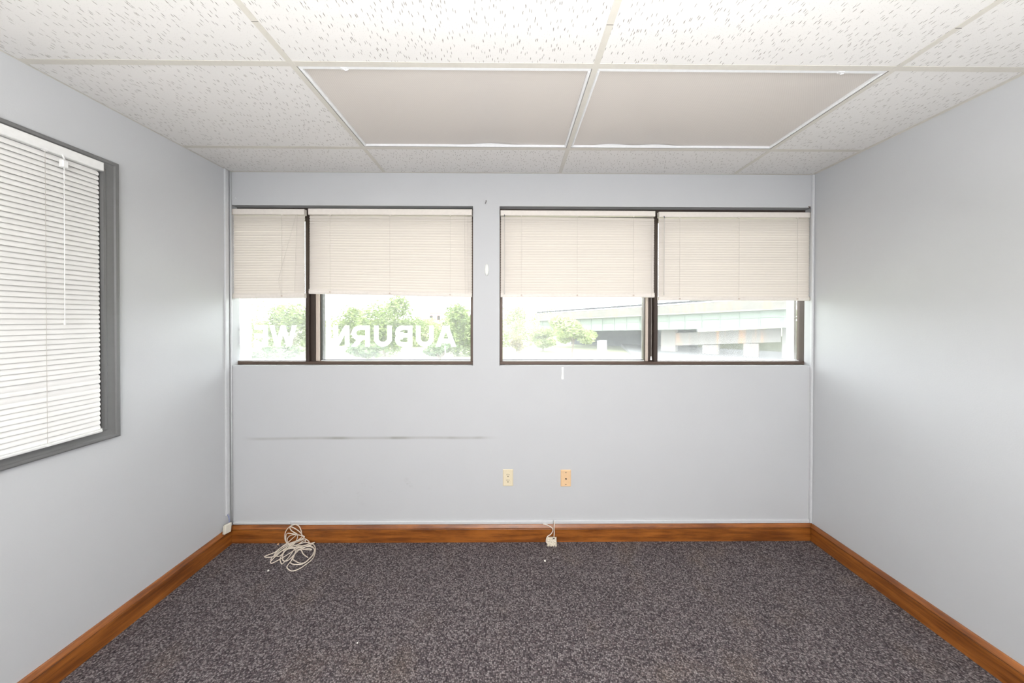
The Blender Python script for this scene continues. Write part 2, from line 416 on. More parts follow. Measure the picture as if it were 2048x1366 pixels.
# left wall with the interior window
LY1 = at_x(199, 600, XL).y; LY0 = -2.02                                   # clear opening along y
LZ1 = at_x(199, 342, XL).z + .0; LZ0 = at_x(199, 856, XL).z
LWT = .11
b = MB(); x0, x1 = XL - LWT, XL
b.box(x0, x1, YF, .05, 0, LZ0); b.box(x0, x1, YF, .05, LZ1, ZC + .2); b.box(x0, x1, YF, LY0, LZ0, LZ1); b.box(x0, x1, LY1, .05, LZ0, LZ1)
tag(b.build('wall_left', 'wall_paint'), 'pale grey painted wall around the grey-cased interior window', 'wall', kind='structure')
tag(MB().box(XR, XR + .15, YF, 0, 0, ZC + .2).build('wall_right', 'wall_paint'), 'plain pale grey painted wall right of the windows', 'wall', kind='structure')
tag(MB().box(XO, XR + .15, YF - .15, YF, 0, ZC + .2).build('wall_front', 'wall_paint'), 'plain grey wall behind the viewpoint', 'wall', kind='structure')
tag(MB().box(XO - .15, XO, YF - .15, WT, 0, ZC + .2).build('wall_sky_block', 'wall_paint'), 'unseen wall added to keep sky light off the interior window', 'wall', kind='structure')  # unseen, added so the sky does not backlight the left blind

# ------------------------------------------------------------------ ceiling: deck, tees, tiles
ce = MB().box(XO, XR + .15, YF - .15, WT, ZC + .2, ZC + .3).build('ceiling', 'white_metal')
tag(ce, 'suspended ceiling of fissured white tiles in a tee grid', 'ceiling', kind='structure')
rows = [0, -R1, -R2]
while rows[-1] - .6096 > YF + .1: rows.append(rows[-1] - .6096)
rows.append(YF)
cols = [XL, -T, 0, T, XR]
TW = .012
for x in (-T, 0, T):
    m_ = MB().box(x - TW, x + TW, YF, -.001, ZC - .0012, ZC + .0005).box(x - .0008, x + .0008, YF, -.001, ZC, ZC + .035)
    m_.build('main_tee', 'tee_enamel', ce)
    for sy in (-1.075,):
        MB().box(x - TW, x + TW, sy - .0006, sy + .0006, ZC - .0016, ZC - .0012).build('tee_splice', 'dark_slot', ce)
for y in rows[1:-1]:
    for i in range(4):
        a, c = cols[i], cols[i + 1]
        a += TW if i else 0.001; c -= TW if i < 3 else 0.001
        MB().box(a, c, y - TW, y + TW, ZC - .0008, ZC + .0005).box(a, c, y - .0008, y + .0008, ZC, ZC + .03).build('cross_tee', 'tee_enamel', ce)
# wall angle mouldings
MB().box(XR - .020, XR - .0005, YF, -.0005, ZC - .0014, ZC + .0004).box(XR - .0025, XR - .0005, YF, -.0005, ZC - .003, ZC + .02).build('wall_angle', 'tee_enamel', ce)
MB().box(XL + .002, XR - .02, -.010, -.0005, ZC - .0014, ZC + .0004).build('wall_angle', 'tee_enamel', ce)
MB().box(XL + .0005, XL + .005, YF, -.001, ZC - .0014, ZC + .0004).build('wall_angle', 'tee_enamel', ce)
tiles = {}
def ceiling_tile(a, c, y0, y1):
    key = (round(c - a, 3), round(y1 - y0, 3))
    if key not in tiles:
        w_, d_ = c - a - .008, y1 - y0 - .008
        tiles[key] = MB().bbox(-w_ / 2, w_ / 2, -d_ / 2, d_ / 2, 0, .016, .0025, 'z', -1).mesh('ceiling_tile', 'fissured_tile')
    link('ceiling_tile', tiles[key], ce, ((a + c) / 2, (y0 + y1) / 2, ZC + .0006))
for i in range(4):
    for j in range(len(rows) - 1):
        if j == 1 and i in (1, 2): continue
        ceiling_tile(cols[i], cols[i + 1], rows[j + 1], rows[j])

# two recessed troffers with sagging prismatic lenses
def troffer(xa, xb, label, waves, latch_px):
    xa += TW + .001; xb -= TW + .001; ya, yb = -R2 + TW + .001, -R1 - TW - .001
    o = ((xa + xb) / 2, (ya + yb) / 2, ZC)
    t = thing('ceiling_light', label, 'ceiling light', o, group='recessed fluorescent troffers')
    h = MB(); z2 = ZC + .11
    h.box(xa, xb, ya, yb, z2, z2 + .003)
    h.box(xa, xa + .002, ya, yb, ZC + .002, z2).box(xb - .002, xb, ya, yb, ZC + .002, z2)
    h.box(xa, xb, ya, ya + .002, ZC + .002, z2).box(xa, xb, yb - .002, yb, ZC + .002, z2)
    h.build('housing', 'white_metal', t, o)
    fw = .012; zf = ZC + .0005
    def rail(x0, x1, y0, y1):
        MB().bbox(x0, x1, y0, y1, zf, zf + .012, .003, 'z', -1).build('door_frame_rail', 'white_metal', t, o)
    rail(xa, xb, ya, ya + fw + .004); rail(xa, xb, yb - fw * .7, yb)
    rail(xa, xa + fw, ya + fw + .004, yb - fw * .7); rail(xb - fw, xb, ya + fw + .004, yb - fw * .7)
    # lens sheet, sagging in the middle and rippled where it lifts off the far rail
    b = MB(); nx, ny = 48, 20
    lx0, lx1, ly0, ly1 = xa + fw * .5, xb - fw * .5, ya + fw * .6, yb - .004
    for j in range(ny + 1):
        for i in range(nx + 1):
            u, v = i / nx, j / ny
            sag = -.004 * math.sin(math.pi * u) * math.sin(math.pi * min(1, v * 1.0))
            rip = 0
            for (c_, wd, amp) in waves: rip += amp * math.exp(-((u - c_) / wd) ** 2) * max(0, v - .75) / .25
            b.v.append((lx0 + (lx1 - lx0) * u, ly0 + (ly1 - ly0) * v, zf + .0125 + sag + rip))
    for j in range(ny):
        for i in range(nx):
            q = j * (nx + 1) + i; b.f.append((q, q + 1, q + nx + 2, q + nx + 1))
    b.build('prismatic_lens', 'prismatic_lens', t, o, True)
    lx = at_z(latch_px, 140, ZC).x
    MB().box(lx - .012, lx + .012, ya + .003, ya + .012, zf - .003, zf).tube([(lx - .004, ya + .004, zf - .003), (lx + .004, ya + .014, zf - .005), (lx + .016, ya + .012, zf - .002)], .0016, 6).build('latch', 'white_metal', t, o)
troffer(-T, 0, 'unlit recessed ceiling light panel with a plain sagging lens, left of the pair', [(.62, .10, .010)], 690)
troffer(0, T, 'unlit recessed ceiling light panel with a hooked latch on its rim, right of the pair', [(.20, .08, .010), (.42, .09, .009)], 1688)

# ------------------------------------------------------------------ baseboards
bbz = at_y(900, 1048.5, -.006).z
BP = [(0, 0), (.014, 0), (.014, bbz - .0325), (.013, bbz - .031), (.004, bbz - .031), (.004, bbz - .026), (0, bbz - .026)]     # flat board with a rabbet on top
CAPP = [(0, bbz - .0265), (.0175, bbz - .0265), (.0190, bbz - .0235), (.0175, bbz - .019), (.009, bbz - .003), (.006, bbz), (0, bbz)]   # sloped cap moulding
MB().prism(BP, lambda p, t: (t, -p[0], p[1]), XL + .0001, XR - .0001).build('baseboard_back', 'stained_wood_x')
MB().prism(BP, lambda p, t: (XL + p[0], t, p[1]), YF, -.018).build('baseboard_left', 'stained_wood_y')
MB().prism(BP, lambda p, t: (XR - p[0], t, p[1]), YF, -.018).build('baseboard_right', 'stained_wood_y')
MB().prism(CAPP, lambda p, t: (t, -p[0], p[1]), XL + .0001, XR - .0001).build('cap_moulding', 'stained_wood_x', bpy.data.objects['baseboard_back'])
MB().prism(CAPP, lambda p, t: (XL + p[0], t, p[1]), YF, -.019).build('cap_moulding', 'stained_wood_y', bpy.data.objects['baseboard_left'])
MB().prism(CAPP, lambda p, t: (XR - p[0], t, p[1]), YF, -.019).build('cap_moulding', 'stained_wood_y', bpy.data.objects['baseboard_right'])
for n_, l_ in (('baseboard_back', 'stained brown wooden baseboard below the windows'), ('baseboard_left', 'stained brown wooden baseboard along the left wall'), ('baseboard_right', 'stained brown wooden baseboard along the right wall')):
    tag(bpy.data.objects[n_], l_, 'baseboard', kind='structure')

# ------------------------------------------------------------------ windows
FY0, FY1, GY = .05, .135, .10
def pxx(px, y=FY0, py=660): return at_y(px, py, y).x
def pz_(py, y=FY0, px=1000): return at_y(px, py, y).z
SZ = pz_(723, FY0)            # top of the bronze sill frame
SZ2 = Z1 - .072               # underside of the head frame
def frame_piece(win, name, m_, x0, x1, y0, y1, z0, z1, c=.002):
    return MB().bbox(x0, x1, y0, y1, z0, z1, c, 'y', -1).build(name, m_, win)
def pane(win, x0, x1, z0, z1, m_, y=GY):
    return MB().box(x0, x1, y - .002, y + .002, z0, z1).build('pane', m_, win)

win1 = thing('window_1', 'bronze-framed window with reversed white lettering on its panes', 'window', kind='structure')
frame_piece(win1, 'frame_sill', 'bronze_frame', W1a + .002, W1b - .001, FY0, FY1, Z0 + .001, SZ)
frame_piece(win1, 'frame_head', 'bronze_dark', W1a + .002, W1b - .001, FY0, FY1, SZ2, Z1 - .001)
frame_piece(win1, 'frame_jamb', 'bronze_frame', pxx(941), W1b - .001, FY0, FY1, SZ, SZ2)
frame_piece(win1, 'mullion', 'bronze_dark', pxx(612), pxx(618.5), FY0 - .006, FY1, SZ, SZ2)
frame_piece(win1, 'sash_stile', 'bronze_dark', pxx(618.5), pxx(628), FY0 + .014, FY1, SZ, SZ2)
frame_piece(win1, 'sash_edge', 'vinyl_beige', pxx(628), pxx(634.5), FY0 + .02, FY1, SZ, SZ2)
frame_piece(win1, 'glazing_gasket', 'dark_slot', pxx(634.5), pxx(636.5), FY0 + .035, FY1, SZ, SZ2, .0005)
frame_piece(win1, 'glazing_bead', 'white_metal', pxx(636.5, .09), pxx(638.2, .09), .088, FY1, SZ, SZ2, .0005)
frame_piece(win1, 'sill_lit_strip', 'white_metal', W1a + .002, pxx(612), GY - .022, GY + .02, SZ, SZ + .005, .0005)  # white strip stands in for the sky-lit top of the bronze sill
frame_piece(win1, 'sill_lit_strip', 'white_metal', pxx(637), pxx(941), GY - .022, GY + .02, SZ, SZ + .005, .0005)
frame_piece(win1, 'sill_gasket', 'rail_steel', pxx(638), pxx(941), GY - .006, GY + .004, SZ + .005, SZ + .0085, .0005)
pane_a = pane(win1, W1a + .002, pxx(612.5), SZ, SZ2, 'hazy_glass')
pane_b = pane(win1, pxx(636.5), pxx(941.5), SZ, SZ2, 'dusty_glass')

win2 = thing('window_2', 'bronze-framed window looking out on a green overpass', 'window', kind='structure')
frame_piece(win2, 'frame_sill', 'bronze_frame', W2a + .001, W2b - .001, FY0, FY1, Z0 + .001, SZ)
frame_piece(win2, 'frame_head', 'bronze_dark', W2a + .001, W2b - .001, FY0, FY1, SZ2, Z1 - .001)
frame_piece(win2, 'frame_jamb', 'bronze_frame', W2a + .001, pxx(1005), FY0, FY1, SZ, SZ2)
frame_piece(win2, 'mullion', 'bronze_dark', pxx(1307.5), pxx(1314.8), FY0 - .006, FY1, SZ, SZ2)
frame_piece(win2, 'sash_stile', 'bronze_dark', pxx(1299), pxx(1307.5), FY0 + .018, FY1, SZ, SZ2)
frame_piece(win2, 'sash_edge', 'vinyl_beige', pxx(1294), pxx(1299), FY0 + .02, FY1, SZ, SZ2)
frame_piece(win2, 'glazing_gasket', 'bronze_dark', pxx(1292.6), pxx(1294), FY0 + .03, FY1, SZ, SZ2, .0005)
frame_piece(win2, 'glazing_bead', 'white_metal', pxx(1290.5, .09), pxx(1292.6, .09), .088, FY1, SZ, SZ2, .0005)
frame_piece(win2, 'frame_jamb', 'vinyl_beige', pxx(1613.5), pxx(1621.5), FY0 + .004, FY1, SZ, SZ2)
frame_piece(win2, 'jamb_edge', 'bronze_dark', pxx(1621.5), W2b - .001, FY0 + .004, FY1, SZ, SZ2)
frame_piece(win2, 'glazing_gasket', 'bronze_frame', pxx(1611), pxx(1613.5), FY0 + .02, FY1, SZ, SZ2, .0005)
frame_piece(win2, 'glazing_bead', 'white_metal', pxx(1608.5, .08), pxx(1611, .08), .078, FY1, SZ, SZ2, .0005)
frame_piece(win2, 'glazing_gasket', 'rail_steel', pxx(1605, .09), pxx(1608.5, .09), .086, FY1, SZ, SZ2, .0005)
frame_piece(win2, 'sill_lit_strip', 'white_metal', pxx(1005), pxx(1292), GY - .022, GY + .02, SZ, SZ + .005, .0005)  # sky-lit sill top again, put in as white strips
frame_piece(win2, 'sill_lit_strip', 'white_metal', pxx(1315), pxx(1605), GY - .022, GY + .02, SZ, SZ + .005, .0005)
frame_piece(win2, 'sill_gasket', 'rail_steel', pxx(1005), pxx(1292), GY - .006, GY + .004, SZ + .005, SZ + .0085, .0005)
pane(win2, pxx(1004.5), pxx(1291), SZ, SZ2, 'dusty_glass')
pane(win2, pxx(1314.5), pxx(1606), SZ, SZ2, 'dusty_glass')

# reversed vinyl lettering stuck to the outside of the panes: bold sans strokes
def in_stroke(pts, t, x, y):
    for i in range(len(pts) - 1):
        (ax_, ay_), (bx_, by_) = pts[i], pts[i + 1]; L = math.hypot(bx_ - ax_, by_ - ay_); dx, dy = (bx_ - ax_) / L, (by_ - ay_) / L
        al = (x - ax_) * dx + (y - ay_) * dy; e = t * .14 if len(pts) > 2 else t * .3
        if -e <= al <= L + e and abs(-(x - ax_) * dy + (y - ay_) * dx) <= t / 2: return True
    return False
def arc(cx, cy, rx, ry, a0, a1, n=12):
    return [(cx + rx * math.cos(math.radians(a0 + (a1 - a0) * i / n)), cy + ry * math.sin(math.radians(a0 + (a1 - a0) * i / n))) for i in range(n + 1)]
def glyph(ch, w, t):
    h = t / 2
    if ch == 'A': return [[(t * .52, 0), (w / 2 - t * .06, 1)], [(w - t * .52, 0), (w / 2 + t * .06, 1)], [(w * .26, .27), (w * .74, .27)], [(w / 2 - t * .5, .97), (w / 2 + t * .5, .97)]]
    if ch == 'U': r = w / 2 - h; return [[(h, 1), (h, r)], arc(w / 2, r + h, r, r, 180, 360), [(w - h, 1), (w - h, r)]]
    if ch == 'B':
        r1, r2 = .235, .275
        return [[(h, 0), (h, 1)], [(h, 1 - h), (w - r1 - h, 1 - h)], arc(w - r1 - h * 1.1, 1 - h - r1 + .01, r1, r1 - .01, 90, -90), [(h, .53), (w - r1 - h, .53)], [(h, h), (w - r2 - h, h)], arc(w - r2 - h, h + r2 - .03, r2, r2 - .03, 90, -90)]
    if ch == 'R':
        r1 = .26
        return [[(h, 0), (h, 1)], [(h, 1 - h), (w - r1 - h, 1 - h)], arc(w - r1 - h * 1.15, 1 - h - r1 + .01, r1, r1 - .01, 90, -90), [(h, .42), (w - r1 - h, .42)], [(w * .46, .44), (w - h * 1.05, 0)]]
    if ch == 'N': return [[(h, 0), (h, 1)], [(w - h, 0), (w - h, 1)], [(h * 1.05, 1), (w - h * 1.05, 0)]]
    if ch == 'W': return [[(h * .9, 1), (w * .28, 0)], [(w * .28, 0), (w * .5, 1)], [(w * .5, 1), (w * .72, 0)], [(w * .72, 0), (w - h * .9, 1)]]
    if ch == 'E': return [[(h, 0), (h, 1)], [(h, 1 - h), (w, 1 - h)], [(h, .51), (w * .92, .51)], [(h, h), (w, h)]]
    if ch == 'S':
        ry = (1 - t) / 4; rx = w / 2 - h
        return [arc(w / 2, h + 3 * ry, rx, ry, 20, 270) + arc(w / 2, h + ry, rx, ry, 90, -160)]
zt, zb = pz_(651.5, GY + .004), pz_(693.5, GY + .004)
def letter(ch, px_l, px_r, pn):
    xl_, xr_ = pxx(px_l, GY + .004), pxx(px_r, GY + .004); hgt = zt - zb; wd = (xr_ - xl_) / hgt
    b = MB(); strokes = glyph(ch, wd, .215); NR, NC = 44, int(60 * wd)     # the outline filled row by row, no overlaps
    P_ = lambda x, y: (xr_ - x * hgt, GY + .0035, zb + y * hgt)
    for r in range(NR):
        y = (r + .5) / NR; c0 = None
        for c in range(NC + 1):
            hit = c < NC and any(in_stroke(s_, .215, (c + .5) / NC * wd, y) for s_ in strokes)
            if hit and c0 is None: c0 = c
            if not hit and c0 is not None:
                n_ = len(b.v); xa_, xb_ = c0 / NC * wd, c / NC * wd
                b.v += [P_(xa_, r / NR), P_(xb_, r / NR), P_(xb_, (r + 1) / NR), P_(xa_, (r + 1) / NR)]; b.f.append((n_, n_ + 1, n_ + 2, n_ + 3)); c0 = None
    b.build('vinyl_letter', 'white_vinyl_letter', pn)['label'] = 'white vinyl letter ' + ch + ' seen reversed'
for ch, a, c in (('A', 871, 912.5), ('U', 832, 867.5), ('B', 790, 825), ('U', 748, 783.5), ('R', 703, 740), ('N', 667, 699)): letter(ch, a, c, pane_b)
for ch, a, c in (('W', 539.5, 593), ('E', 508.5, 536), ('S', 477, 505)): letter(ch, a, c, pane_a)

# interior window in the left wall: grey casing, clear pane
win3 = thing('window_3', 'interior window with dark grey moulded casing in the left wall', 'window', kind='structure')
cw = .066
oy1 = at_x(233, 600, XL).y; oz1 = at_x(232, 329, XL).z; oz0 = at_x(234, 871.5, XL).z
iy1, iz1, iz0 = oy1 - cw, oz1 - cw, oz0 + cw
CP = [(0, 0), (0, .016), (.006, .020), (.016, .020), (.020, .015), (.046, .013), (.050, .017), (.058, .016), (cw, .010), (cw, 0)]   # (in from the outer edge, proud of the wall)
def casing(name, place, a, b_): MB().prism(CP, place, a, b_).build(name, 'grey_casing', win3)
def mitred(place_in, a0, a1):
    """profile swept with mitred ends: each profile point keeps its distance from the outer corners"""
    b = MB(); k = len(CP)
    for side, e in ((0, a0), (1, a1)):
        for p in CP: b.v.append(place_in(p, e + (p[0] if side == 0 else -p[0])))
    for i in range(k): b.f.append((i, (i + 1) % k, k + (i + 1) % k, k + i))
    b.f += [tuple(reversed(range(k))), tuple(range(k, 2 * k))]
    b.build('casing', 'grey_casing', win3)
oy0 = LY0 - cw
mitred(lambda p, t: (XL + p[1], oy1 - p[0], t), oz0, oz1)
mitred(lambda p, t: (XL + p[1], oy0 + p[0], t), oz0, oz1)
mitred(lambda p, t: (XL + p[1], t, oz1 - p[0]), oy0, oy1)
mitred(lambda p, t: (XL + p[1], t, oz0 + p[0]), oy0, oy1)
for y0, y1, z0, z1 in ((iy1 - .006, LY1 + .004, LZ0, LZ1),): pass
MB().box(XL - .07, XL - .065, LY0, LY1, LZ0, LZ1).build('pane', 'clear_glass', win3)
jd = .01
MB().box(XL - LWT, XL + .001, LY1 - jd, LY1, LZ0, LZ1).build('jamb_liner', 'grey_casing', win3)
MB().box(XL - LWT, XL + .001, LY0, LY0 + jd, LZ0, LZ1).build('jamb_liner', 'grey_casing', win3)
MB().box(XL - LWT, XL + .001, LY0 + jd, LY1 - jd, LZ1 - jd, LZ1).build('head_liner', 'grey_casing', win3)
MB().box(XL - LWT, XL + .001, LY0 + jd, LY1 - jd, LZ0, LZ0 + jd).build('sill_liner', 'grey_casing', win3)

# ------------------------------------------------------------------ mini blinds
def slat_mesh(name, L, wd, tilt, crown, m_):
    b = MB(); n = 5; ct, st = math.cos(tilt), math.sin(tilt)
    for i in range(n):
        s_ = (i / (n - 1) - .5) * wd; bul = crown * (1 - (2 * s_ / wd) ** 2)
        y, z = s_ * ct + bul * -st * 1.0, s_ * st + bul * ct * 0.35
        # room side is -y: lower edge towards the room
        b.v += [(0.0, y, z), (.004, y, z), (L - .004, y, z), (L, y, z)]
    # rounded slat ends: pull the two outer corners in
    for i in (0, n - 1):
        for k in (0, 3):
            v = list(b.v[i * 4 + k]); v[0] += .003 if k == 0 else -.003; b.v[i * 4 + k] = tuple(v)
    for i in range(n - 1):
        for k in range(3): b.f.append((i * 4 + k, i * 4 + k + 1, i * 4 + k + 5, i * 4 + k + 4))
    return b.mesh(name, m_, None, True)
def blind(label, loc, rz, L, H, head_h, rail_h, pitch, slat_w, m_slat, m_rail, ladders, slope=0, wand=None, cords=(), tassel=None, head_over=.002, gap_end=0, group=None, tilt=74, uneven=()):
    """local frame: x along the blind, -y towards the room, z=0 at the bottom of the bottom rail (at x=0), H = overall height"""
    t = thing('mini_blind', label, 'blind', loc, rz, group)
    MB().bbox(-head_over, L + head_over, -.016, .014, H - head_h, H, .0025, 'y', -1).build('headrail', m_rail, t)
    me = slat_mesh('slat', L, slat_w, math.radians(tilt), .0016 if tilt > 70 else .0028, m_slat)
    ztop = H - head_h - slat_w * .5 - .002; zbot = rail_h + slat_w * .42
    n = max(2, int(round((ztop - zbot) / pitch)) + 1); step = (ztop - zbot) / (n - 1)
    for i in range(n):
        f = 1 - i / (n - 1); z = ztop - i * step
        z2 = slope * (1 - f) * L if slope else 0
        ang = math.atan2(z2, L) * 1.0
        if gap_end and i < 4: ang += math.atan2(-gap_end * (1 - i / 4), L)
        rx = random.uniform(-.006, .006)
        if i in uneven: rx += .22; z -= .004
        link('slat', me, t, (0, random.uniform(-.0006, .0006), z), (rx, -ang, 0))
    rb = MB()
    prof = [(-.011, 0), (-.013, rail_h * .3), (-.013, rail_h * .62), (-.010, rail_h * .72), (-.012, rail_h), (.010, rail_h), (.012, .003), (.010, 0)]
    rb.prism(prof, lambda p, x: (x, p[0], p[1] + slope * x), 0, L)
    rail = rb.build('bottom_rail', m_rail, t)
    for lx in ladders:
        MB().disc((lx, -.0155, rail_h * .45 + slope * lx), .006, .004, 'y', 12).build('rail_button', 'vinyl_beige' if m_rail == 'cream_vinyl' else m_rail, rail)
        b = MB()
        for yy in (-.0085, ): b.tube([(lx, yy - .003, rail_h * .9 + slope * lx), (lx, yy - .003, H - head_h + .002)], .0007, 5)
        b.build('ladder_cord', 'cord_white', t)
        MB().box(lx - .006, lx + .006, -.012, -.004, H - head_h - .004, H - head_h).build('cord_guide', m_rail, t)
    if wand:
        wx, wz, dk = wand
        MB().tube([(wx, -.020, H - head_h + .004), (wx, -.026, H - head_h - .012)], .0028, 8).build('wand_hook', 'rail_steel' if dk else m_rail, t)
        MB().tube([(wx, -.026, H - head_h - .012), (wx, -.024, wz)], .0022 if dk else .0016, 6).tube([(wx, -.024, wz), (wx, -.024, wz - .022)], .0035, 6).build('tilt_wand', 'clear_wand' if dk else m_rail, t)
    if wand and not wand[2]: MB().bbox(wand[0] - .009, wand[0] + .009, -.034, -.018, H - head_h - .05, H - head_h - .02, .003, 'y', -1).build('tilter_cap', m_rail, t)
    for pts in cords:
        MB().tube([(x, -.0165, z) for x, z in pts], .0008, 5).build('lift_cord', 'cord_white', t)
    if tassel:
        MB().disc((tassel[0], -.0165, tassel[1] - .026), .0062, .026, 'z', 10, .0032).build('cord_tassel', 'white_vinyl', t)
    return t
mat('clear_wand', srgb(205, 200, 195), .2)
BY = .024
def back_blind(label, pl, pr, top, head_b, rail_t, bot_l, bot_r, lad, wand=None, cords=(), tassel=None, gap_end=0, head_over=.002):
    pm = (pl + pr) / 2
    xl_ = at_y(pl, 500, BY).x; xr_ = at_y(pr, 500, BY).x
    zb_ = at_y(pl, bot_l, BY).z; zr = at_y(pr, bot_r, BY).z; L = xr_ - xl_
    zt_ = at_y(pm, top, BY - .016).z; zh = at_y(pm, head_b, BY - .016).z
    rail_h = at_y(pm, rail_t, BY - .013).z - at_y(pm, (bot_l + bot_r) / 2, BY - .013).z
    cx = lambda p: at_y(p, 500, BY).x - xl_
    cz = lambda p: at_y(pm, p, BY).z - zb_
    return blind(label, (xl_, BY, zb_), 0, L, zt_ - zb_, zt_ - zh, rail_h, .0176, .0222, 'cream_slat', 'cream_vinyl', [cx(q) for q in lad],
                 (zr - zb_) / L, (cx(wand[0]), cz(wand[1]), True) if wand else None, [[(cx(a), cz(b_)) for a, b_ in c] for c in cords],
                 (cx(tassel[0]), cz(tassel[1])) if tassel else None, head_over, gap_end, 'cream window blinds')
back_blind('narrow cream mini blind against the left wall corner', 467.5, 610.5, 417.5, 429, 587, 597, 596, [566], None, [[(596, 430), (560, 560), (566, 590)], [(598, 430), (592, 585)]])
back_blind('wide cream mini blind above the reversed AUBURN lettering', 619.5, 944, 417.5, 429.5, 582, 587.5, 594.5, [662, 781, 901], None, [[(623, 430), (622, 585)], [(930, 430), (931, 588)], [(936, 430), (937, 588)]])
back_blind('cream mini blind with a gap under its headrail, above the bushy tree', 1001.5, 1308, 421, 431.5, 586, 594.5, 595, [1043, 1154, 1266], (1009, 583), [[(1302, 432), (1301.5, 590), (1301, 712)]], (1301, 712), .007)
back_blind('cream mini blind against the right wall corner, above the overpass', 1316.5, 1622.5, 424, 434.5, 593.5, 601, 601.5, [1358, 1476, 1592], (1325, 585))

# the larger white blind on the interior window
ye = at_x(197, 600, XL + .03).y; LB = 1.30
zb_ = at_x(200, 863.5, XL + .03).z; zt_ = at_x(203, 324, XL + .045).z; zh = at_x(203, 341, XL + .045).z
cyl = lambda p: at_x(p, 500, XL + .04).y - (ye - LB)
wz = at_x(126, 640, XL + .05).z - zb_
blind('large white closed mini blind with tilt wand on the interior window', (XL + .032, ye - LB, zb_), math.pi / 2, LB, zt_ - zb_, zt_ - zh, .016, .0215, .0252, 'white_slat', 'white_vinyl',
      [cyl(90), LB * .5, LB * .15], 0, (cyl(121), wz, False), (), None, .010, 0, None, 69, (44, 46))

# ------------------------------------------------------------------ raceways, conduits, corner beads
def raceway(name, label, pts_box, kind_cat, m_='painted_plastic'):
    o = MB()
    for bx_ in pts_box: o.bbox(*bx_)
    return tag(o.build(name, m_), label, kind_cat)
rz0 = at_x(456, 1028, XL).z
ry0, ry1 = at_x(447.5, 400, XL).y, at_x(455, 400, XL).y
raceway('cable_raceway', 'pale grey vertical cable raceway near the left window corner', [(XL, XL + .009, ry0, ry1, rz0, ZC - .002, .003, 'x', 1)], 'raceway')
tag(MB().tube([(XL + .006, -.006, bbz + .002), (XL + .006, -.006, Z0), (XL + .006, -.006, ZC - .003)], .006, 8).build('trim_1', 'painted_plastic', None, None, True), 'thin painted bead up the left window corner', 'trim', kind='structure')
xq = XR - .012
tag(MB().bbox(XR - .016, XR - .0005, -.016, -.0005, bbz + .002, ZC - .003, .004, 'y', -1).build('trim_2', 'painted_plastic'), 'thin painted conduit up the right window corner', 'trim', kind='structure')
hz0, hz1 = bbz + .0005, at_y(900, 1042, -.008).z
xs = at_y(581, 1045, -.01).x; xe = at_y(1107, 1045, -.01).x
hr = thing('baseboard_raceway', 'slim painted cable raceway lying along the top of the back baseboard', 'raceway', (XL, -.006, bbz))
for a, c in ((xs, xe - .002), (xe + .002, XR - .017)):
    MB().bbox(a, c, -.011, -.0005, hz0, hz1, .003, 'y', -1).build('channel', 'painted_plastic', hr, (XL, -.006, bbz))
MB().bbox(XL + .014, xs - .001, -.010, -.0005, hz0 + .004, hz1 - .002, .002, 'y', -1).build('channel', 'painted_plastic', hr, (XL, -.006, bbz))

# ------------------------------------------------------------------ wall plates
def plate(name, label, cat, px, py, m_):
    c = at_y(px, py, 0); o = (c.x, 0, c.z)
    t = thing(name, label, cat, o)
    MB().bbox(-.036, .036, -.006, 0, -.0585, .0585, .004, 'y', -1).build('cover_plate', m_, t)
    return t
ou = plate('wall_outlet', 'ivory duplex electrical outlet low on the window wall', 'outlet', 1016, 955, 'ivory_plastic')
for dz in (.0195, -.0195):
    f = MB().disc((0, -.006, dz), .0165, -.0018, 'y', 20).build('socket_face', 'ivory_plastic', ou)
    MB().box(-.0082, -.0054, -.0083, -.0070, dz + .000, dz + .0095).build('slot', 'dark_slot', f)
    MB().box(.0054, .0080, -.0083, -.0070, dz + .001, dz + .009).build('slot', 'dark_slot', f)
    MB().disc((0, -.0070, dz - .0075), .0036, -.0013, 'y', 10).build('ground_hole', 'dark_slot', f)
MB().disc((0, -.006, 0), .003, -.001, 'y', 10).build('screw', 'ivory_plastic', ou)
jk = plate('cable_jack_plate', 'peach-coloured cable jack plate right of the ivory outlet', 'wall plate', 1131.5, 956, 'peach_plastic')
f = MB().disc((0, -.006, 0), .013, -.0012, 'y', 20).build('jack_boss', 'peach_plastic', jk)
MB().disc((0, -.0070, -.001), .0055, -.008, 'y', 6, .0042).build('coax_connector', 'dark_slot', f)
for dz in (.042, -.042): MB().disc((0, -.006, dz), .0032, -.001, 'y', 10).build('screw', 'dark_slot', jk)

# cord cleat and small hook on the pier, patch strip below the sill, screw in the corner
c = at_y(973.5, 540, -.003); o = (c.x, -.0025, c.z)
cl = thing('cord_cleat', 'white oval cord cleat on the pier between the windows', 'cleat', o)
b = MB(); n = 14
for k, (sx, dy) in enumerate(((1, 0), (1, -.005), (.72, -.010), (.3, -.012))):
    for q in range(n):
        a = 2 * math.pi * q / n; b.v.append((.0155 * sx * math.cos(a) , dy, .042 * (sx if k < 2 else sx * 1.12) * math.sin(a)))
for k in range(3):
    for q in range(n): b.f.append((k * n + q, k * n + (q + 1) % n, (k + 1) * n + (q + 1) % n, (k + 1) * n + q))
b.f += [tuple(range(n)), tuple(3 * n + q for q in range(n))]
b.build('cleat_body', 'white_tape', cl, None, True)
MB().disc((0, -.0112, 0), .003, -.0022, 'y', 10).build('screw', 'white_metal', cl)
c = at_y(972, 404, 0)
tag(MB().tube(smooth_path([(c.x, 0, c.z + .008), (c.x + .001, -.010, c.z + .008), (c.x + .003, -.014, c.z - .002), (c.x - .002, -.012, c.z - .012), (c.x - .003, -.004, c.z - .012)]), .0018, 6).build('wall_hook', 'bronze_frame', None, None, True), 'tiny bent metal hook above the pier between the windows', 'hook')
c = at_y(1617, 413, 0)
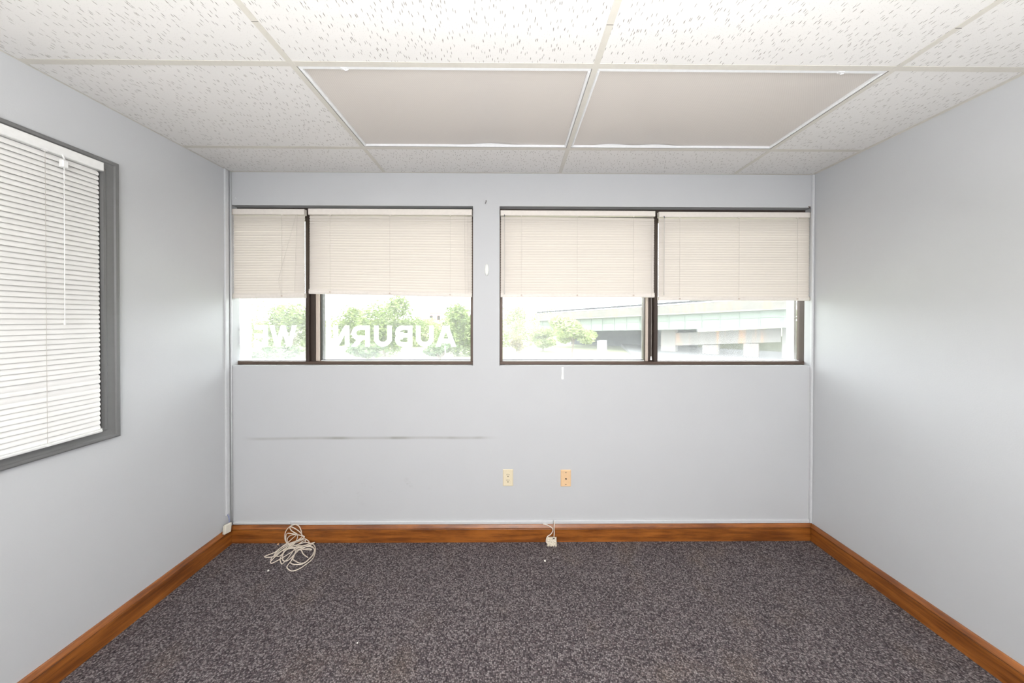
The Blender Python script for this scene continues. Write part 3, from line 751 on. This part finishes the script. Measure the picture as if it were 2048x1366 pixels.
tag(MB().tube([(c.x, 0, c.z), (c.x - .003, -.012, c.z - .008)], .0022, 6).disc((c.x - .003, -.014, c.z - .008), .0045, .003, 'y', 8).build('wall_screw', 'bronze_frame'), 'small loose screw in the wall at the upper right window corner', 'screw')
c = at_y(471.5, 397, 0)
tag(MB().tube([(c.x, 0, c.z + .003), (c.x + .006, -.010, c.z), (c.x + .014, -.010, c.z - .004)], .0018, 6).build('wall_hook', 'white_metal'), 'tiny white hook at the upper left window corner', 'hook')
a = at_y(1123, 734, 0); c = at_y(1127, 759, 0)
b = MB(); pr = [(a.x, a.z), (c.x + .001, a.z), (c.x, (a.z + c.z) / 2), (c.x + .002, c.z + .006), (c.x - .002, c.z), (a.x - .001, c.z + .002), (a.x - .002, c.z + .015), (a.x + .002, (a.z + c.z) / 2)]
b.prism(pr, lambda p, t: (p[0], t, p[1]), -.0015, 0).build('tape_strip', 'white_tape')
tag(bpy.data.objects['tape_strip'], 'short torn white tape strip hanging below the window sill', 'tape')

# ------------------------------------------------------------------ jack boxes and loose wires
# left corner box, knocked askew on the baseboard
c = at_x(461, 1056, XL + .03); o = (XL + .018, c.y, c.z - .03)
jb = thing('phone_jack_box', 'cream phone jack box askew on the baseboard in the left corner', 'jack box', (XL + .0185, -.064, at_x(455, 1066, XL + .03).z))
jb.rotation_euler = (math.radians(-6), 0, math.radians(-14))
MB().bbox(0, .017, -.019, .019, 0, .058, .003, 'x', 1).build('jack_cover', 'jack_white', jb)
MB().box(-.0, .006, -.022, .022, .002, .056).build('jack_base', 'jack_white', jb)
p0 = at_x(455.5, 1027, XL + .007); p1 = at_x(460, 1047, XL + .02)
for k in range(3):
    q = .003 * (k - 1)
    MB().tube(smooth_path([(XL + .007, p0.y + q, p0.z + .012), (XL + .008, p0.y + q, p0.z - .004), ((p0.x + p1.x) / 2 + .003, (p0.y + p1.y) / 2 + q * .5, (p0.z + p1.z) / 2), (p1.x, p1.y - .004 + q, p1.z - .004)]), .0016, 6).build('corner_wire', 'blue_wire' if k != 1 else 'cable_jacket', None, None, True)
for o_, l_ in zip([o_ for o_ in bpy.data.objects if o_.name.startswith('corner_wire')], ('thin blue wire nearest the left wall running from raceway to corner jack box', 'thin white wire between two blue ones at the corner jack box', 'thin blue wire nearest the window wall running from raceway to corner jack box')):
    tag(o_, l_, 'wire')

# jack box on the carpet, back side out, leaning on the baseboard
pl_, pr_ = at_y(1093.5, 1083, -.03), at_y(1112.5, 1083, -.03)
bx = (pl_.x + pr_.x) / 2; yb_ = at_z(1103, 1094.5, 0).y
jz = at_y(1103, 1072, -.03).z
fb = thing('fallen_jack_box', 'worn cream jack box fallen onto the carpet against the baseboard', 'jack box', (bx, yb_ + .004, .0005))
tl = math.atan2(-.018 - yb_ - .016, jz); hw = (pr_.x - pl_.x) / 2
fb.rotation_euler = (-max(.03, min(tl, .4)), 0, math.radians(-2))
MB().bbox(-hw, hw, -.0, .018, 0, jz, .003, 'y', -1).build('jack_base', 'adhesive_back', fb)
MB().box(-hw + .004, hw - .004, -.002, .0, .006, jz - .010).build('adhesive_pad', 'adhesive_back', fb)
for dx in (-.016, .004, .018): MB().disc((dx, .0, .005), .0035, -.0015, 'y', 8).build('mounting_hole', 'dark_slot', fb)
MB().box(-.006 + .014, .006 + .014, -.0015, .003, jz - .012, jz - .004).build('cable_notch', 'dark_slot', fb)
yw = -.021
def wp(px, py, y=yw): return at_y(px, py, y)
w1_ = smooth_path([wp(1086, 1048, -.012), wp(1093, 1049.5, -.016), wp(1100, 1053, yw), wp(1105, 1057, -.026), wp(1105, 1063, -.028), wp(1101, 1069, -.03), wp(1095, 1073, -.036), wp(1092.5, 1080, -.044), wp(1093, 1085, -.048), wp(1095.5, 1086, -.046)], 5)
tag(MB().tube(w1_, .0032, 7).build('phone_wire', 'cable_jacket', None, None, True), 'curved cream wire looping down to the fallen jack box', 'wire')
w2_ = smooth_path([wp(1108.5, 1043, -.012), wp(1108.5, 1048, -.018), wp(1108, 1056, -.024), wp(1108.5, 1066, -.026), wp(1108, 1073.5, -.030)], 4)
tag(MB().tube(w2_, .0036, 7).build('phone_wire', 'cable_jacket', None, None, True), 'straight cream wire hanging from the baseboard raceway to the fallen jack box', 'wire')

# tangle of cable on the carpet, partly leaning against the baseboard (traced on floor and baseboard planes)
chain = [(660,560),(620,470),(625,330),(680,220),(780,140),(890,115),(970,160),(1020,260),(1040,370),(1100,430),(900,520),(700,590),(500,700),(370,800),(130,895),(120,915),(200,925),(330,905),
 (520,780),(720,640),(900,560),(1080,480),(1120,470),(1200,520),(1220,570),(1150,620),(900,670),(640,720),(560,850),(500,960),(520,1060),(550,1090),(620,1030),(720,920),(830,760),(960,600),(1100,510),(1130,510),(1090,560),
 (850,640),(600,740),(450,850),(280,1010),(260,1050),(290,1075),(350,1050),(520,960),(700,850),(900,720),(1100,640),(1330,560),(1320,580),(1100,680),(830,700),(560,760),(400,860),(330,960),(275,1000),(300,930),(480,760),(700,620),(1000,490),(1100,430),
 (1000,380),(800,340),(690,330),(650,370),(640,470),(660,560),(760,620),(1000,640),(1250,640),(1340,710),(1365,790),(1330,860),(1230,960),(1130,1050),(1000,1075),(880,1020),(820,970),(860,860),(960,760),(1100,680),(1230,660),(1330,700),(1350,760),(1300,870),(1200,980),(1060,1090),(900,1105),(800,1090),(760,1050),(800,950),(870,820),(930,740),
 (1100,730),(1260,745),(1270,725),(1190,705),(1080,720),(900,640),(1100,560),(1290,590),(1370,680),(1360,850),(1290,980),(1130,1110),(960,1220),(820,1265),(740,1250),(670,1180),(690,1120),(780,1010),(850,900),(870,740),(760,640),(690,560),(680,470),(720,410),(800,370),(900,370),(800,460),(690,560),(560,650),(420,780),(360,860),(480,900),(640,760),(840,600),(930,440),(920,350),(850,310),(770,250),(740,170),(790,175),(880,220),(980,290),(1040,370),(1020,440),(800,600),(600,800),(560,960),(600,1020),(700,1000),(830,880),(960,740),(1030,760),(1080,850),(1190,930)]
YC = -.040
pts = []
for i, (u, v) in enumerate(chain):
    px, py = 520 + u / 12.417, 1040 + v / 12.417
    h = .004 + .011 * (.5 + .5 * math.sin(i * 1.7)) * (1 if 300 < u < 1250 and v < 900 else .35)
    p = at_z(px, py, h)
    if p.y > YC: p = at_y(px, py, YC + .006 * math.sin(i * 2.3)); p.z = max(p.z, h)
    pts.append(p)
sp = smooth_path(pts, 5)
for p in sp: p.z = max(p.z, .0032); p.y = min(p.y, -.0225)
tag(MB().tube(sp, .0029, 6).build('cable_tangle', 'cable_jacket', None, None, True), 'tangled coil of cream telephone cable on the carpet by the left corner', 'cable')

# litter on the carpet
def scrap(name, label, px, py, r, h, m_='paper', seed=0):
    rnd = random.Random(seed); c = at_z(px, py, 0); b = MB(); n = 7
    ring = [(c.x + r * rnd.uniform(.6, 1.2) * math.cos(2 * math.pi * q / n), c.y + r * rnd.uniform(.6, 1.2) * math.sin(2 * math.pi * q / n)) for q in range(n)]
    for z in (.0005, h):
        for q in ring: b.v.append((q[0], q[1], z + (rnd.uniform(0, h * .5) if z > .001 else 0)))
    for q in range(n): b.f.append((q, (q + 1) % n, n + (q + 1) % n, n + q))
    b.f += [tuple(range(n)), tuple(range(n, 2 * n))]
    tag(b.build(name, m_), label, 'scrap')
scrap('paper_scrap', 'small white paper scrap on the carpet in front of the fallen jack box', 1090, 1122.5, .0075, .004, seed=1)
scrap('paper_scrap', 'white paper crumb on the carpet below the cable tangle', 536.5, 1142, .006, .003, seed=2)
scrap('wire_offcut', 'small tan wire offcut on the carpet left of the cable tangle', 556, 1089, .007, .003, 'peach_plastic', 3)
scrap('paper_scrap', 'tiny white crumb alone on the nearer carpet', 715, 1286.5, .004, .002, seed=4)
scrap('lint_tuft', 'grey lint tuft on the carpet near the left corner', 489, 1099, .010, .002, 'rail_steel', 5)

# ------------------------------------------------------------------ outdoors
GZ = CAM.z - 4.5
gd = MB(); n = 28
gx0, gx1, gy0, gy1 = -160, 160, .6, 320
for j in range(n + 1):
    for i in range(n + 1):
        u, v = i / n, (j / n) ** 1.8; x = gx0 + (gx1 - gx0) * u; y = gy0 + (gy1 - gy0) * v
        gd.v.append((x, y, GZ + .35 * math.sin(x * .11) * math.sin(y * .07) * min(1, y / 60) + max(0, y - 90) * .02))
for j in range(n):
    for i in range(n):
        q = j * (n + 1) + i; gd.f.append((q, q + 1, q + n + 2, q + n + 1))
tag(gd.build('ground', 'rough_grass', None, None, True), 'pale rough grass ground outside the windows', 'ground', kind='structure')

# dark strip of ground under the overpass
# overpass: ramp rising to the right
A = at_y(1190, 661, 42.0); B = at_y(1602, 653.6, 27.3)
dirv = B - A; LBR = dirv.length; dx_ = dirv.normalized(); hor = Vector((dirv.x, dirv.y, 0)).normalized(); away = Vector((-hor.y, hor.x, 0))
if away.y < 0: away = -away
def bp(s, d, h): return A + dx_ * s + away * d + Vector((0, 0, h))        # s along, d behind the front girder, h above its bottom flange
def bbx(b, s0, s1, d0, d1, h0, h1):
    n = len(b.v)
    for h in (h0, h1):
        b.v += [tuple(bp(s0, d0, h)), tuple(bp(s1, d0, h)), tuple(bp(s1, d1, h)), tuple(bp(s0, d1, h))]
    b.f += [tuple(n + i for i in q) for q in ((3, 2, 1, 0), (4, 5, 6, 7), (0, 1, 5, 4), (1, 2, 6, 5), (2, 3, 7, 6), (3, 0, 4, 7))]
    return b
S0, S1 = -10.0, 34.0; GH = 1.72
o = tuple(bp(LBR / 2, 5, -3))
br = thing('overpass', 'pale green steel girder overpass on concrete columns outside the right window', 'bridge', o)
bbx(MB(), S0, S1, 0, .03, 0, GH).build('girder_web', 'green_steel', br, o)
bbx(MB(), S0, S1, -.20, .25, -.05, 0).build('bottom_flange', 'green_steel', br, o)
bbx(MB(), S0, S1, -.18, .25, GH, GH + .05).build('top_flange', 'green_steel', br, o)
bbx(MB(), S0, S1, -.12, 0, GH * .60, GH * .60 + .09).build('stiffener_rail', 'green_steel', br, o)
s = S0 + .6
while s < S1:
    bbx(MB(), s, s + .06, -.13, 0, 0, GH).build('stiffener', 'green_steel', br, o); s += 1.75
for d in (3.2, 6.4, 9.6): bbx(MB(), S0, S1, d, d + .03, 0, GH).build('inner_girder', 'green_steel', br, o)
bbx(MB(), S0, S1, -.9, 10.8, GH + .05, GH + .30).build('deck_slab', 'pale_concrete', br, o)
bbx(MB(), S0, S1, -.95, -.65, GH + .20, GH + 1.22).build('parapet', 'parapet_concrete', br, o)
bbx(MB(), S0, S1, 10.4, 10.7, GH + .20, GH + 1.22).build('parapet', 'parapet_concrete', br, o)
rl = bbx(MB(), S0, S1, -.83, -.77, GH + 1.32, GH + 1.56).build('railing', 'bridge_rail', br, o)
s = S0 + 1
while s < S1:
    bbx(MB(), s, s + .08, -.83, -.77, GH + 1.22, GH + 1.42).build('rail_post', 'rail_steel', rl, o); s += 2.6
# bent: cap beam and columns (drawn at d behind the girder)
DB = 2.2
def s_of(px, d):
    r_ = ray(px, 670); n_ = away; p = A + away * d
    # intersect the view ray's vertical plane with the line p + s*dx
    cx_, cy_ = r_.x, r_.y; det = dx_.x * cy_ - dx_.y * cx_
    return ((CAM.x - p.x) * cy_ - (CAM.y - p.y) * cx_) / det
def z_on(px, py, s, d): 
    p = bp(s, d, 0); dist = ((p.x - CAM.x) ** 2 + (p.y - CAM.y) ** 2) ** .5; r_ = ray(px, py); return CAM.z + r_.z * dist / (r_.x ** 2 + r_.y ** 2) ** .5
def vprism(b, s0, s1, d0, d1, z0a, z0b, z1a, z1b):
    n = len(b.v)
    for (za, zb2) in ((z0a, z0b), (z1a, z1b)):
        for s_, d_, z_ in ((s0, d0, za), (s1, d0, zb2), (s1, d1, zb2), (s0, d1, za)):
            p = bp(s_, d_, 0); b.v.append((p.x, p.y, z_))
    b.f += [tuple(n + i for i in q) for q in ((3, 2, 1, 0), (4, 5, 6, 7), (0, 1, 5, 4), (1, 2, 6, 5), (2, 3, 7, 6), (3, 0, 4, 7))]
    return b
sa, sb = s_of(1322, DB), s_of(1562, DB)
vprism(MB(), sa, sb, DB, DB + 1.1, z_on(1322, 692, sa, DB), z_on(1562, 684, sb, DB), z_on(1322, 668, sa, DB), z_on(1562, 656, sb, DB)).build('cap_beam', 'pale_concrete', br, o)
for a_, c_, top in ((1322, 1351, 659), (1405, 1436, 690), (1487, 1517, 687), (1564, 1597, 653)):
    s0, s1 = s_of(a_, DB), s_of(c_, DB)
    vprism(MB(), s0, s1, DB - .05, DB + 1.15, GZ - .6, GZ - .6, z_on(a_, top, s0, DB), z_on(c_, top, s1, DB)).build('column', 'pale_concrete', br, o)
ab = vprism(MB(), S0, s_of(1345, 9.0) + 3, 9.8, 10.6, GZ - .6, GZ - .6, A.z + GH - 1.0, A.z + GH - .2)
ab.build('abutment_wall', 'grey_concrete', br, o)
s0 = s_of(1345, 9.0)
bbk = vprism(MB(), s0, S1, 11.5, 16, GZ - .6, GZ - .6, GZ + 2.3, GZ + 2.5).build('retaining_bank', 'rough_grass', br, o)

rd = MB()  # dark flat sheet laid over the pale grass below the bridge
for s_, d_ in ((s_of(1296, -14), -14), (S1 + 10, -14), (S1 + 10, 11.4), (s_of(1240, 11.4), 11.4)):
    p = bp(s_, d_, 0); rd.v.append((p.x, p.y, GZ + .42))
rd.v += [(x, y, GZ - .6) for x, y, z in rd.v]; rd.f += [(0, 1, 2, 3), (7, 6, 5, 4), (0, 4, 5, 1), (1, 5, 6, 2), (2, 6, 7, 3), (3, 7, 4, 0)]
tag(rd.build('ground_strip', 'dark_ground'), 'dark flat strip of ground running under the overpass', 'ground_strip', kind='structure')

# trees
def tree(name, label, px, top, bot, hw_px, dist, leaf, n, clear=.25, leaf_size=.2, seed=0, lean=0):
    rnd = random.Random(seed)
    base = at_y(px, 700, dist); bx_, by_ = base.x, base.y; zt2 = at_y(px, top, dist).z
    zbot = at_y(px, bot, dist).z; hw2 = hw_px / F * (dist - CAM.y); o_ = (bx_, by_, GZ - .3)
    t = thing(name, label, 'tree' if 'tree' in name else 'shrub', o_, group='greenery outside the windows')
    ch = zt2 - zbot; cz = (zt2 + zbot) / 2
    tr = MB(); fork = max(zbot + ch * .15, GZ + .6)
    tr.tube([(bx_, by_, GZ - .3), (bx_ + lean * .5, by_, (GZ + fork) / 2), (bx_ + lean, by_, fork)], .06 + ch * .018, 7, .04 + ch * .012)
    tr.build('trunk', 'bark', t, o_)
    br_ = MB()
    for k in range(9):
        a = k * 2.4 + rnd.random(); rr = hw2 * rnd.uniform(.4, .8)
        e = (bx_ + rr * math.cos(a), by_ + rr * math.sin(a), cz + ch * rnd.uniform(-.15, .4))
        st = (bx_ + lean * (.7 + .3 * rnd.random()), by_, fork - .25 * rnd.random())
        mid = tuple((st[i] + e[i]) / 2 + (0, 0, .15 * ch)[i] * .6 for i in range(3))
        br_.tube([st, mid, e], .05, 5, .012)
    br_.build('branches', 'bark', t, o_)
    blobs = []
    for k in range(15):
        a = rnd.uniform(0, 6.283); q = rnd.uniform(.15, .78); zf_ = rnd.uniform(-.8, .8); lim = math.sqrt(max(.1, 1 - zf_ * zf_))
        blobs.append((bx_ + hw2 * q * lim * math.cos(a), by_ + hw2 * q * lim * math.sin(a), cz + ch * .5 * zf_ * .78, rnd.uniform(.26, .44)))
    lf = MB()
    for k in range(n):
        c_ = rnd.choice(blobs); 
        while True:
            d = Vector((rnd.uniform(-1, 1), rnd.uniform(-1, 1), rnd.uniform(-1, 1)))
            if .25 < d.length < 1: break
        p = Vector((c_[0] + d.x * hw2 * c_[3], c_[1] + d.y * hw2 * c_[3], c_[2] + d.z * ch * .5 * c_[3] * 1.15))
        u = Vector((rnd.gauss(0, 1), rnd.gauss(0, 1), rnd.gauss(0, .5))).normalized(); v = u.orthogonal().normalized()
        if rnd.random() < .5: v = u.cross(v)
        sz = leaf_size * rnd.uniform(.6, 1.3); q = len(lf.v)
        lf.v += [tuple(p - u * sz), tuple(p + v * sz * .5), tuple(p + u * sz), tuple(p - v * sz * .5)]; lf.f.append((q, q + 1, q + 2, q + 3))
    me = bpy.data.meshes.new('foliage'); me.from_pydata([(a - o_[0], b_ - o_[1], c_ - o_[2]) for a, b_, c_ in lf.v], [], lf.f); me.materials.append(M[leaf]); me.update()
    fo = link('foliage', me, t); fo['kind'] = 'stuff'
    return t
tree('leafy_tree', 'pale leafy tree seen in the narrow left pane beside the wall', 492, 596, 712, 58, 48, 'leaf_pale', 5200, seed=1)
tree('leafy_tree', 'green tree seen behind the W in the narrow left pane', 580, 604, 714, 56, 35, 'leaf_mid', 5600, seed=2)
tree('leafy_tree', 'green tree just right of the utility pole behind the N and R', 694, 612, 712, 44, 52, 'leaf_mid', 4600, seed=3, leaf_size=.24)
tree('leafy_tree', 'tallest broad green tree in the middle of the AUBURN pane', 768, 582, 714, 80, 36, 'leaf_mid', 9000, seed=4)
tree('leafy_tree', 'deep green tree behind the letter A beside the pier', 915, 600, 714, 58, 36, 'leaf_mid', 7000, seed=5)
tree('leafy_tree', 'rounded yellow-green tree behind the letter B below the red house', 850, 632, 712, 50, 49, 'leaf_pale', 5200, seed=6)
tree('bushy_tree', 'bushy light green tree with forked trunk in front of the overpass', 1142, 630, 694, 54, 33, 'leaf_pale', 6000, seed=7, lean=.3)
tree('bushy_tree', 'spreading low pale tree left of the forked bushy tree', 1086, 652, 696, 40, 41, 'leaf_pale', 3000, seed=8)
tree('leafy_tree', 'faint tall pale tree beside the pier in the right window', 1028, 606, 706, 42, 49, 'leaf_pale', 3600, seed=9)
tree('leafy_tree', 'faint far tree rising behind the left end of the overpass', 1100, 606, 680, 50, 84, 'leaf_pale', 2600, seed=10, leaf_size=.36)
tree('low_shrub', 'bronze-leaved shrub low beside the pier in the right window', 1038, 664, 706, 16, 30, 'leaf_bronze', 900, seed=11, leaf_size=.16)
tree('low_shrub', 'dark green shrub under the letters R and U', 735, 686, 718, 46, 27, 'leaf_deep', 2200, seed=12, leaf_size=.17)
tree('low_shrub', 'dark green shrub under the letters U and A', 880, 686, 718, 46, 27, 'leaf_deep', 2200, seed=13, leaf_size=.17)
tree('low_shrub', 'grey-green shrub along the bottom of the narrow left pane', 556, 690, 718, 52, 27, 'leaf_deep', 2000, seed=14, leaf_size=.17)

# utility pole with wires
P = at_y(657.5, 700, 17); o = (P.x, P.y, GZ - .3)
up = thing('utility_pole', 'weathered wooden utility pole seen left of the letter N', 'pole', o)
MB().tube([(P.x, P.y, GZ - .3), (P.x, P.y, GZ + 5), (P.x, P.y, GZ + 10)], .15, 10, .11).build('pole', 'pole_wood', up, o, True)
MB().box(P.x - 1.1, P.x + 1.1, P.y - .06, P.y + .06, GZ + 9.2, GZ + 9.35).build('crossarm', 'pole_wood', up, o)
e = at_y(300, 650, 24); st = at_y(655, 648.5, 17)
wr = []
for k in range(13):
    f = k / 12; wr.append((st.x + (e.x - st.x) * f, st.y + (e.y - st.y) * f, st.z + (e.z - st.z) * f - .5 * math.sin(math.pi * f) * .5))
MB().tube(wr, .012, 5).build('overhead_wire', 'rail_steel', up, o)
# white pillar and short marker post
q0, q1 = at_y(1196, 682, 15), at_y(1218, 682, 15)
o = ((q0.x + q1.x) / 2, 15.3, GZ - .3)
wp_ = thing('white_pillar', 'plain white square pillar in front of the overpass', 'pillar', o)
ww = (q1.x - q0.x) / 2
b = MB(); pp = [(-ww, -.15), (.02, -.3), (ww, .1), (0, .3)]; ht = q0.z - o[2]
b.prism(pp, lambda p, t: (p[0] , p[1], t), 0, ht - .06); b.build('shaft', 'pillar_white', wp_)
b = MB(); b.prism([(p[0] * 1.04, p[1] * 1.04) for p in pp], lambda p, t: (p[0], p[1], t), ht - .06, ht); b.build('cap', 'pillar_white', wp_)
m0 = at_y(890.5, 692, 22); o = (m0.x, 22, GZ - .3)
mp = thing('marker_post', 'thin white post with rounded head below the letter A', 'post', o)
MB().tube([(0, 0, 0), (0, 0, m0.z - o[2] - .2)], .035, 8).build('shaft', 'sign_white', mp)
MB().tube([(0, 0, m0.z - o[2] - .22), (0, 0, m0.z - o[2] - .12), (0, 0, m0.z - o[2])], .07, 10, .05).build('head', 'sign_white', mp)
# red house beyond the trees
h0, h1 = at_y(860, 640, 80), at_y(880, 640, 80); zt3 = at_y(868, 626, 80).z
o = ((h0.x + h1.x) / 2, 82, GZ - .5)
hs = thing('red_house', 'small far red house with grey gable roof above the letter U', 'house', o)
hw3 = (h1.x - h0.x) / 2; hh = zt3 - o[2]
MB().box(-hw3, hw3, -2, 5, 0, hh).build('walls', 'red_siding', hs)
MB().prism([(-hw3 - .3, hh), (hw3 + .3, hh), (0, hh + 1.4)], lambda p, t: (p[0], t, p[1]), -2.3, 5.2).build('roof', 'grey_shingle', hs)
for dx, dz in ((-1, -1.2), (1, -1.2), (0, .0)):
    if dz < 0: MB().box(dx - .4, dx + .4, -2.06, -1.99, hh + dz - .7, hh + dz + .5).build('window', 'dark_slot', hs)
